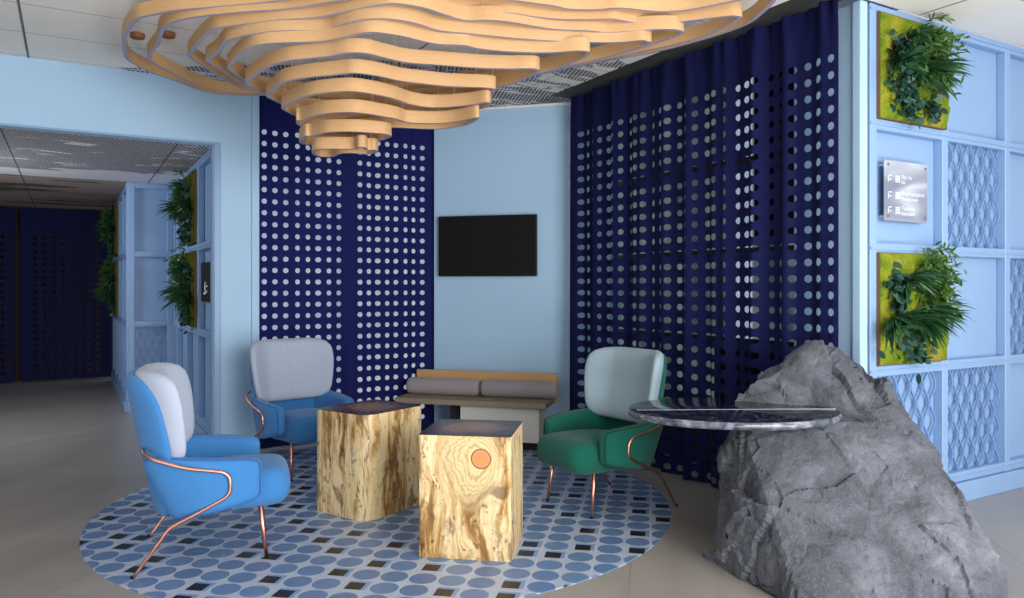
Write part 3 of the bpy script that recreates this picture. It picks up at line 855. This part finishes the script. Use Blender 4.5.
bm = bmesh.new(); fbox(bm, Frame((sa.x, sa.y), (dd.x, dd.y), (nn.x, nn.y)), .02, (sb-sa).length, -.003, .003, .7376, .7385)
loc_obj('seam', bm, M['print_soft'], rk)

# ------------------------------------------------------------------ the pendant lamp of stacked wavy rings
HS = .077
rings = {
 'A': (2.930, [(735,0),(697,7.8),(678,10.2),(655,10.8),(621,7.4),(600,8.8),(572,8.8),(552,4.9),(527,1.6),(500,-2),(470,-5),(440,-9),(405,-14),(375,-15),(340,-11),(305,-5),(266,1.6),(208,6.8),(175,9.8),(149,14.7),(135,18.6),(126,29),(121.7,39),(122.7,51),(127.6,60.7),(149,72),(175,81),(198,90),(220,94.5),(245,95.5),(290,96),(350,96),(410,94),(470,88),(530,77),(590,64.6),(658,52),(707,39),(747,25),(766,11),(776,1),(775,-4),(762,-6)]),
 'B': (2.895, [(742,17.2),(737,15.6),(727,15.7),(688,20.5),(655,23.5),(639,23),(615,18.6),(600,18.8),(566,19),(537,16.6),(510,12.5),(470,12.5),(449,8),(429,2.5),(405,-2),(375,-4),(345,-1),(325,2),(306,5.4),(282,8.8),(247,11),(208,14.7),(178,19.6),(163,26.4),(158,35),(156,44),(149,52),(147,58.7),(155,64.6),(175,75.3),(198,86),(222,92),(247,94),(300,95),(360,95),(420,92),(480,84),(540,73),(590,64),(640,53),(688,42),(717,32),(739,20.5)]),
 'C': (2.850, [(684,33),(678,29.6),(658,29),(629,31),(606,32),(590,30.3),(557,29),(533,25.4),(510,21.5),(488,19.6),(466,20),(447,14.7),(427,8),(406,4),(387,3),(355,8.8),(318,16.6),(279,19.4),(230,25.4),(214,28.4),(205,34),(196,43),(188,54),(190,58.7),(208,70),(227,82),(247,90),(300,94),(360,94),(420,90),(480,82),(540,71),(590,62),(649,46),(676,37)]),
 'D': (2.795, [(651.6,42.7),(647,40.8),(641,40),(619,42),(590,42),(557,40.7),(517,38),(498,36),(468,33),(439,30),(420,24),(400,19.6),(377,18),(355,20.5),(338,25.4),(322,29.7),(279,30.4),(250,34),(230,39),(223,43),(217,51),(206,59.5),(208,62.6),(220,70.4),(235,80),(250,88),(300,93),(360,92),(430,88),(500,78),(560,68),(600,60),(630,51),(646,46)]),
 'E': (2.735, [(590,53.6),(587,51),(576,50.5),(547,52.4),(506,51),(478,48),(465,45),(439,43.8),(420,40),(405,36.3),(382,32.5),(363,32.3),(338,38),(318,41),(289,42),(265,43.4),(250,47),(238,55),(230,63),(227.4,68.5),(237,76),(251,85),(290,94),(350,96),(420,93),(480,86),(530,76.5),(557,69.5),(584,58.7)]),
 'F': (2.665, [(540,71.5),(536,68.7),(525,68.2),(508,68.5),(478,67.5),(439,64.6),(406,62),(383,56.8),(366,52.8),(347,52.4),(328,55.8),(308,58),(285,60.7),(265,67.5),(252,76),(245,82.5),(251,88),(270,97),(310,104),(370,104),(430,100),(470,95),(498,88),(517,83),(535,75)]),
 'G': (2.595, [(496,90),(492,88),(478,87),(449,86),(420,83),(400,80.5),(377,75.4),(355,72.6),(338,74),(308,77),(283,82),(272,90),(266,96),(272,100),(290,107),(330,112),(380,112),(430,107),(465,101),(488,95)]),
 'H': (2.525, [(491,104.7),(487,102),(470,104.6),(456,106),(432,107.2),(411,104),(397,99.2),(380,95),(354,91),(329,92),(309,95),(295,100),(281.7,107),(285,111),(300,117),(340,121),(390,121),(440,117),(470,112),(484,108.4)]),
 'I': (2.450, [(479,119),(475,117.5),(456,121.4),(440,123),(423,123),(407,122),(397,118.7),(380,115.5),(354,111.9),(329,112.8),(313,115.8),(301,120),(296,120.5),(300,126),(325,131),(360,131),(391,128),(424,129.3),(445,129),(467,125)]),
 'J': (2.375, [(391,137),(389,134.8),(380,133.2),(354,131.4),(335,131.6),(323,132.6),(311,135.6),(305,135.6),(301,138.6),(299,142),(303,144.4),(312,145),(330,144.5),(355,144),(378,141.5)]),
 'K': (2.300, [(378,152),(375,149.8),(368,149.6),(366,147.3),(358,146.8),(353,148.8),(335,148.6),(318,149),(312,151),(313,154.6),(320,157),(334,157),(340,154.2),(352,153.4),(368,154.6)]),
}
lc = at(393, 443, 0) if False else W(-.786, 4.9)
lamp = thing('pendant_lamp', 'huge ceiling pendant of stacked wavy plywood hoops tapering downwards above the seats', 'pendant lamp', (lc.x, lc.y, 2.30))
ring_w = {}
for key, (zb, px) in rings.items():
    base = [at(x, y, zb) for x, y in px]
    pts = catmull([Vector((p.x, p.y, 0)) for p in base], 6, closed=True)
    # even resample and a touch of smoothing
    for _ in range(1):
        pts = [(pts[i-1] + 2*pts[i] + pts[(i+1) % len(pts)])/4 for i in range(len(pts))]
    area = sum(pts[i].x*pts[(i+1) % len(pts)].y - pts[(i+1) % len(pts)].x*pts[i].y for i in range(len(pts)))
    sg = 1 if area > 0 else -1
    n = len(pts); T = .024
    bm = bmesh.new(); rows_ = []
    for i, p in enumerate(pts):
        t = (pts[(i+1) % n] - pts[i-1]); t.normalize()
        nrm = Vector((t.y, -t.x, 0))*sg
        o_ = p; i_ = p - nrm*T
        rows_.append([bm.verts.new((o_.x, o_.y, zb)), bm.verts.new((o_.x, o_.y, zb+HS)), bm.verts.new((i_.x, i_.y, zb+HS)), bm.verts.new((i_.x, i_.y, zb))])
    for i in range(n):
        A, B = rows_[i], rows_[(i+1) % n]
        for q in range(4):
            f = bm.faces.new((A[q], B[q], B[(q+1) % 4], A[(q+1) % 4])); f.material_index = 1 if q == 3 else 0
    r_ = loc_obj('hoop', bm, [M['lampwood'], M['lampedge']], lamp); autosmooth(r_, 40)
    ring_w[key] = (zb, pts)
for key, (zb, pts) in ring_w.items():
    n = len(pts)
    k = 9 if key not in 'JK' else 4
    for q in range(k):
        p = pts[int((q+.37)*n/k) % n]; c = sum(pts, Vector())/n; p = p + (c-p).normalized()*.011
        bm = bmesh.new(); tube(bm, [Vector((p.x, p.y, zb+HS-.01)), Vector((p.x, p.y, CZ-.002))], .0012, 4)
        loc_obj('suspension_cord', bm, M['cord'], lamp)
cp = [at(137.5, 36.5, CZ-.02), at(168, 35.5, CZ-.02)]
for p in cp:
    bm = bmesh.new(); lathe(bm, [(.042, -.012), (.045, -.008), (.045, .019)], p, 24)
    o = loc_obj('ceiling_cap', bm, M['capwood'], lamp); autosmooth(o)

# ------------------------------------------------------------------ living moss panels
BR = random.Random(77)
def blade(bm, p, d, n, L, w, droop, seg=5, fold=.0):
    """narrow leaf from p along d, bending down; n is the wall's outward normal"""
    side = d.cross(Vector((0, 0, 1)))
    if side.length < .05: side = n.cross(Vector((0, 0, 1)))
    side.normalize(); side = Matrix.Rotation(BR.uniform(-1.5, 1.5), 3, d.normalized()) @ side; prev = None; q = p.copy(); dv = d.normalized()
    for i in range(seg+1):
        t = i/seg; ww = w*(math.sin(PI*min(1, .12+.88*t))**.7 if t < 1 else 0)
        a, b = bm.verts.new(q + side*ww), bm.verts.new(q - side*ww)
        if prev: bm.faces.new((prev[0], a, b, prev[1]))
        prev = (a, b)
        q = q + dv*(L/seg); dv = (dv + Vector((0, 0, -droop/seg))).normalized()
def moss_panel(fr, a0, a1, z0, z1, seed, label, detail=1.0, group='moss plant panels', flip=1):
    rnd = random.Random(seed); w, h = a1-a0, z1-z0
    root = thing('moss_plant_panel', label, 'plant panel', fr.p((a0+a1)/2, 0, z0), 0, group)
    bm = bmesh.new(); fbox(bm, fr, a0, a1, .001, .022, z0, z1); loc_obj('backing_board', bm, M['board_wood'], root)
    bm = bmesh.new(); nx, nz = 26, 26; V = []
    for i in range(nx+1):
        col = []
        for j in range(nz+1):
            a = a0+.004+(w-.008)*i/nx; z = z0+.004+(h-.008)*j/nz
            e = min(i, j, nx-i, nz-j); b = .024 + (.0 if e == 0 else .018 + .022*noise.noise(Vector((a*9+seed, z*9, seed))) + .010*noise.noise(Vector((a*30, z*30, seed))))
            col.append(bm.verts.new(fr.p(a, max(b, .0225), z)))
        V.append(col)
    for i in range(nx):
        for j in range(nz): bm.faces.new((V[i][j], V[i+1][j], V[i+1][j+1], V[i][j+1]))
    loc_obj('moss_bed', bm, M['moss' if detail >= 1 else 'moss_shaded'], root, smooth=True)
    def dirv(a, hh, z): return (fr.d*a*flip + fr.n*hh + Vector((0, 0, z))).normalized()
    def P(u, v, hh=.03):
        u -= .05; v += .02
        return fr.p(a0 + w*(u if flip > 0 else 1-u), hh, z0 + h*v)
    def strap(u, v, n, L, lean):
        bm = bmesh.new()
        for _ in range(int(n*detail)):
            p = P(u+rnd.uniform(-.05, .05), v+rnd.uniform(-.04, .04))
            an = rnd.uniform(-1.35, 1.35); d = dirv(lean*.8 + math.sin(an)*.9, rnd.uniform(.22, .6), math.cos(an)*.6 - .34)
            blade(bm, p, d, fr.n, L*rnd.uniform(.65, 1.1), .009*rnd.uniform(.8, 1.2), rnd.uniform(.5, 1.5), 6)
        loc_obj('strap_leaf_plant', bm, M['leaf_strap'], root, smooth=True)
    def roundl(u, v, n, sp):
        bm = bmesh.new()
        for _ in range(int(n*detail)):
            p = P(u+rnd.gauss(0, sp), v+rnd.gauss(0, sp), rnd.uniform(.035, .085))
            d = dirv(rnd.uniform(-1, 1), rnd.uniform(.1, .9), rnd.uniform(-.9, .5))
            blade(bm, p, d, fr.n, rnd.uniform(.038, .066), rnd.uniform(.013, .021), .5, 4)
        loc_obj('round_leaf_plant', bm, M['leaf_round'], root, smooth=True)
    def sprig(u, v, n, sp):
        bm = bmesh.new()
        for _ in range(int(n*detail)):
            s = P(u+rnd.gauss(0, sp), v+rnd.gauss(0, sp))
            d = dirv(rnd.uniform(-.5, 1.0), rnd.uniform(.25, .7), rnd.uniform(-.5, .6)); L = rnd.uniform(.11, .19)
            blade(bm, s, d, fr.n, L, .002, .7, 4)
            for k in range(9):
                q = s + d*L*(.2+.8*k/8) + Vector((0, 0, -.35*L*(k/8)**2))
                d2 = (d*.6 + dirv(rnd.uniform(-1, 1), rnd.uniform(-.2, .7), rnd.uniform(-1, .7))).normalized()
                blade(bm, q, d2, fr.n, rnd.uniform(.04, .065), .0075, .6, 3)
        loc_obj('leafy_sprig_plant', bm, M['leaf_sprig'], root, smooth=True)
    if seed % 2 == 0:
        roundl(.20, .68, 100, .06); strap(.38, .72, 90, .25, .25); sprig(.68, .80, 56, .10)
        roundl(.26, .50, 60, .06); strap(.20, .34, 100, .28, .1); strap(.52, .42, 120, .32, .75); roundl(.36, .2, 60, .09); sprig(.66, .62, 22, .07); roundl(.55, .1, 40, .08)
    else:
        roundl(.26, .66, 110, .07); strap(.42, .74, 46, .22, .2); sprig(.66, .72, 66, .11); strap(.26, .50, 80, .24, .1)
        roundl(.28, .30, 130, .09); strap(.56, .46, 110, .31, .7); roundl(.42, .14, 70, .08); roundl(.70, .14, 50, .06); sprig(.62, .55, 20, .06)
    return root
FRm = Frame((4.085, 2.81), (1, 0), (0, -1))
moss_panel(FRm, .045, .735, 2.40, 3.03, 3, 'square moss and fern panel high on the right blue wall near the ceiling')
moss_panel(FRm, .045, .735, .935, 1.605, 4, 'square moss and fern panel low on the right wall above the boulder')
FHm = Frame((JU, 6.765), (0, 1), (-1, 0))
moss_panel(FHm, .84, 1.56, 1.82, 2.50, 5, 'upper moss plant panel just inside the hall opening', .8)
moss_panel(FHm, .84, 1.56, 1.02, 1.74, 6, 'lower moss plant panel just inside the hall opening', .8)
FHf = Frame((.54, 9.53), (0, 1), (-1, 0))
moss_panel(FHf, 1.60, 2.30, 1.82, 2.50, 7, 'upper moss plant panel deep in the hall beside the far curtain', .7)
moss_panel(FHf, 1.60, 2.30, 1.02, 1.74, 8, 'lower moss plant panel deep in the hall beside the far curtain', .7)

# ------------------------------------------------------------------ clear plaque on the right wall
pq = thing('acrylic_plaque', 'clear acrylic wayfinding plaque with steel studs between the two moss panels', 'sign', FR.p(.345, -.06, 1.80))
pa0, pa1, pz0, pz1 = .13, .565, 1.80, 2.165
bm = bmesh.new(); fbox(bm, FR, pa0, pa1, -.012, -.004, pz0, pz1); bevel(loc_obj('plate', bm, M['acrylic'], pq), .003)
for a in (pa0+.028, pa1-.028):
    for z in (pz0+.028, pz1-.028):
        bm = bmesh.new(); tube(bm, [FR.p(a, -.0595, z), FR.p(a, .004, z)], .009, 14); loc_obj('stud', bm, M['steel'], pq, smooth=False)
def text(body, fr, a, h, z, size, mat, root, name='lettering'):
    c = bpy.data.curves.new(name, 'FONT'); c.body = body; c.size = size; c.extrude = .0006
    o = bpy.data.objects.new(name, c); COL.objects.link(o)
    bpy.context.view_layer.update()
    me = bpy.data.meshes.new_from_object(o.evaluated_get(bpy.context.evaluated_depsgraph_get()))
    bpy.data.objects.remove(o); bpy.data.curves.remove(c)
    for v in me.vertices:
        v.co = fr.p(a + v.co.x, h + v.co.z, z + v.co.y) - root.location
    me.materials.clear()
    return link_mesh(name, me, mat, root)
def arrow(fr, a, z, s, h, mat, root):
    bm = bmesh.new()
    fbox(bm, fr, a, a+s*.16, h, h+.001, z, z+s); fbox(bm, fr, a, a+s*.8, h, h+.001, z+s*.84, z+s)
    fbox(bm, Frame((fr.p(a, 0, 0).x, fr.p(a, 0, 0).y), fr.d, fr.n), .1*s, .75*s, h, h+.001, z+s*.3, z+s*.42)
    loc_obj('arrow_mark', bm, mat, root)
for (z, rows_) in ((2.035, ('Лифты', 'Lift')), (1.935, ('Переговорная', 'Meeting room')), (1.845, ('Туалеты', 'Restrooms'))):
    arrow(FR, pa0+.035, z, .042, -.0038, M['print_soft'], pq)
    bm = bmesh.new()
    for i in range(3):
        for j in range(3): fbox(bm, FR, pa0+.108+i*.016, pa0+.119+i*.016, -.0038, -.0028, z+j*.015, z+.011+j*.015)
    loc_obj('pictogram', bm, M['print_soft'], pq)
    text(rows_[0], FR, pa0+.165, -.0035, z+.024, .034, M['print_soft'], pq)
    text(rows_[1], FR, pa0+.165, -.0035, z-.006, .030, M['print_soft'], pq)
# black sign in the hall
sg_ = thing('black_hall_sign', 'small black sign with white figure mark on the hall panelling beside the jamb', 'sign', FH1.p(.42, -.06, 1.27))
bm = bmesh.new(); fbox(bm, FH1, .10, .72, -.0595, -.02, 1.27, 1.62); bevel(loc_obj('board', bm, M['black'], sg_), .003)
bm = bmesh.new()
tube(bm, [FH1.p(.40+.06*math.cos(t), -.018, 1.40+.05*math.sin(t)) for t in [-2.4+.35*i for i in range(11)]], .007, 6)
fbox(bm, FH1, .46, .56, -.0195, -.018, 1.335, 1.350); fbox(bm, FH1, .34, .40, -.0195, -.018, 1.40, 1.415)
loc_obj('white_mark', bm, M['print'], sg_)

# ------------------------------------------------------------------ light
wd = bpy.data.worlds.new('World'); scn.world = wd; wd.use_nodes = True
bg = wd.node_tree.nodes['Background']; bg.inputs[0].default_value = (.86, .93, 1.0, 1); bg.inputs[1].default_value = .62
def area(name, loc, target, size, energy, col=(1, 1, 1), sy=None):
    l = bpy.data.lights.new(name, 'AREA'); l.energy = energy; l.size = size; l.color = col
    if sy: l.shape = 'RECTANGLE'; l.size_y = sy
    o = bpy.data.objects.new(name, l); COL.objects.link(o); o.location = loc
    o.rotation_euler = (Vector(target)-Vector(loc)).to_track_quat('-Z', 'Y').to_euler(); return o
area('window_light', W(3.6, -2.0, 2.2), W(0, 4.6, 1.1), 3.6, 390, (1, .98, .95), 2.4)
area('right_window_light', W(4.8, .8, 2.2), W(2.5, 4.5, 1.2), 2.0, 20, (1, .99, .97), 2.0)
area('hall_light', (-1.6, 8.3, 2.3), (.9, 8.9, 1.3), .9, 48, (.95, .97, 1))

area('ceiling_fill_light', W(2.2, .9, .12), W(1.0, 2.1, 3.0), 4.0, 240, (1, .98, .96), 1.6)  # added upward fill, out of view, to brighten the ceiling
area('ceiling_fill_light', W(-1.8, 1.4, .12), W(-1.8, 2.3, 3.0), 3.0, 75, (1, .98, .96), 1.4)  # second added fill for the left part of the ceiling

# ------------------------------------------------------------------ camera
cam = bpy.data.cameras.new('camera'); co = bpy.data.objects.new('camera', cam); COL.objects.link(co)
co.location = (0, 0, H); co.rotation_euler = (PI/2, 0, -TH)
cam.sensor_width = 36; cam.sensor_fit = 'HORIZONTAL'; cam.lens = F/1024*36
cam.shift_x = 0; cam.shift_y = -12/1024
cam.clip_start = .05; cam.clip_end = 100
scn.camera = co
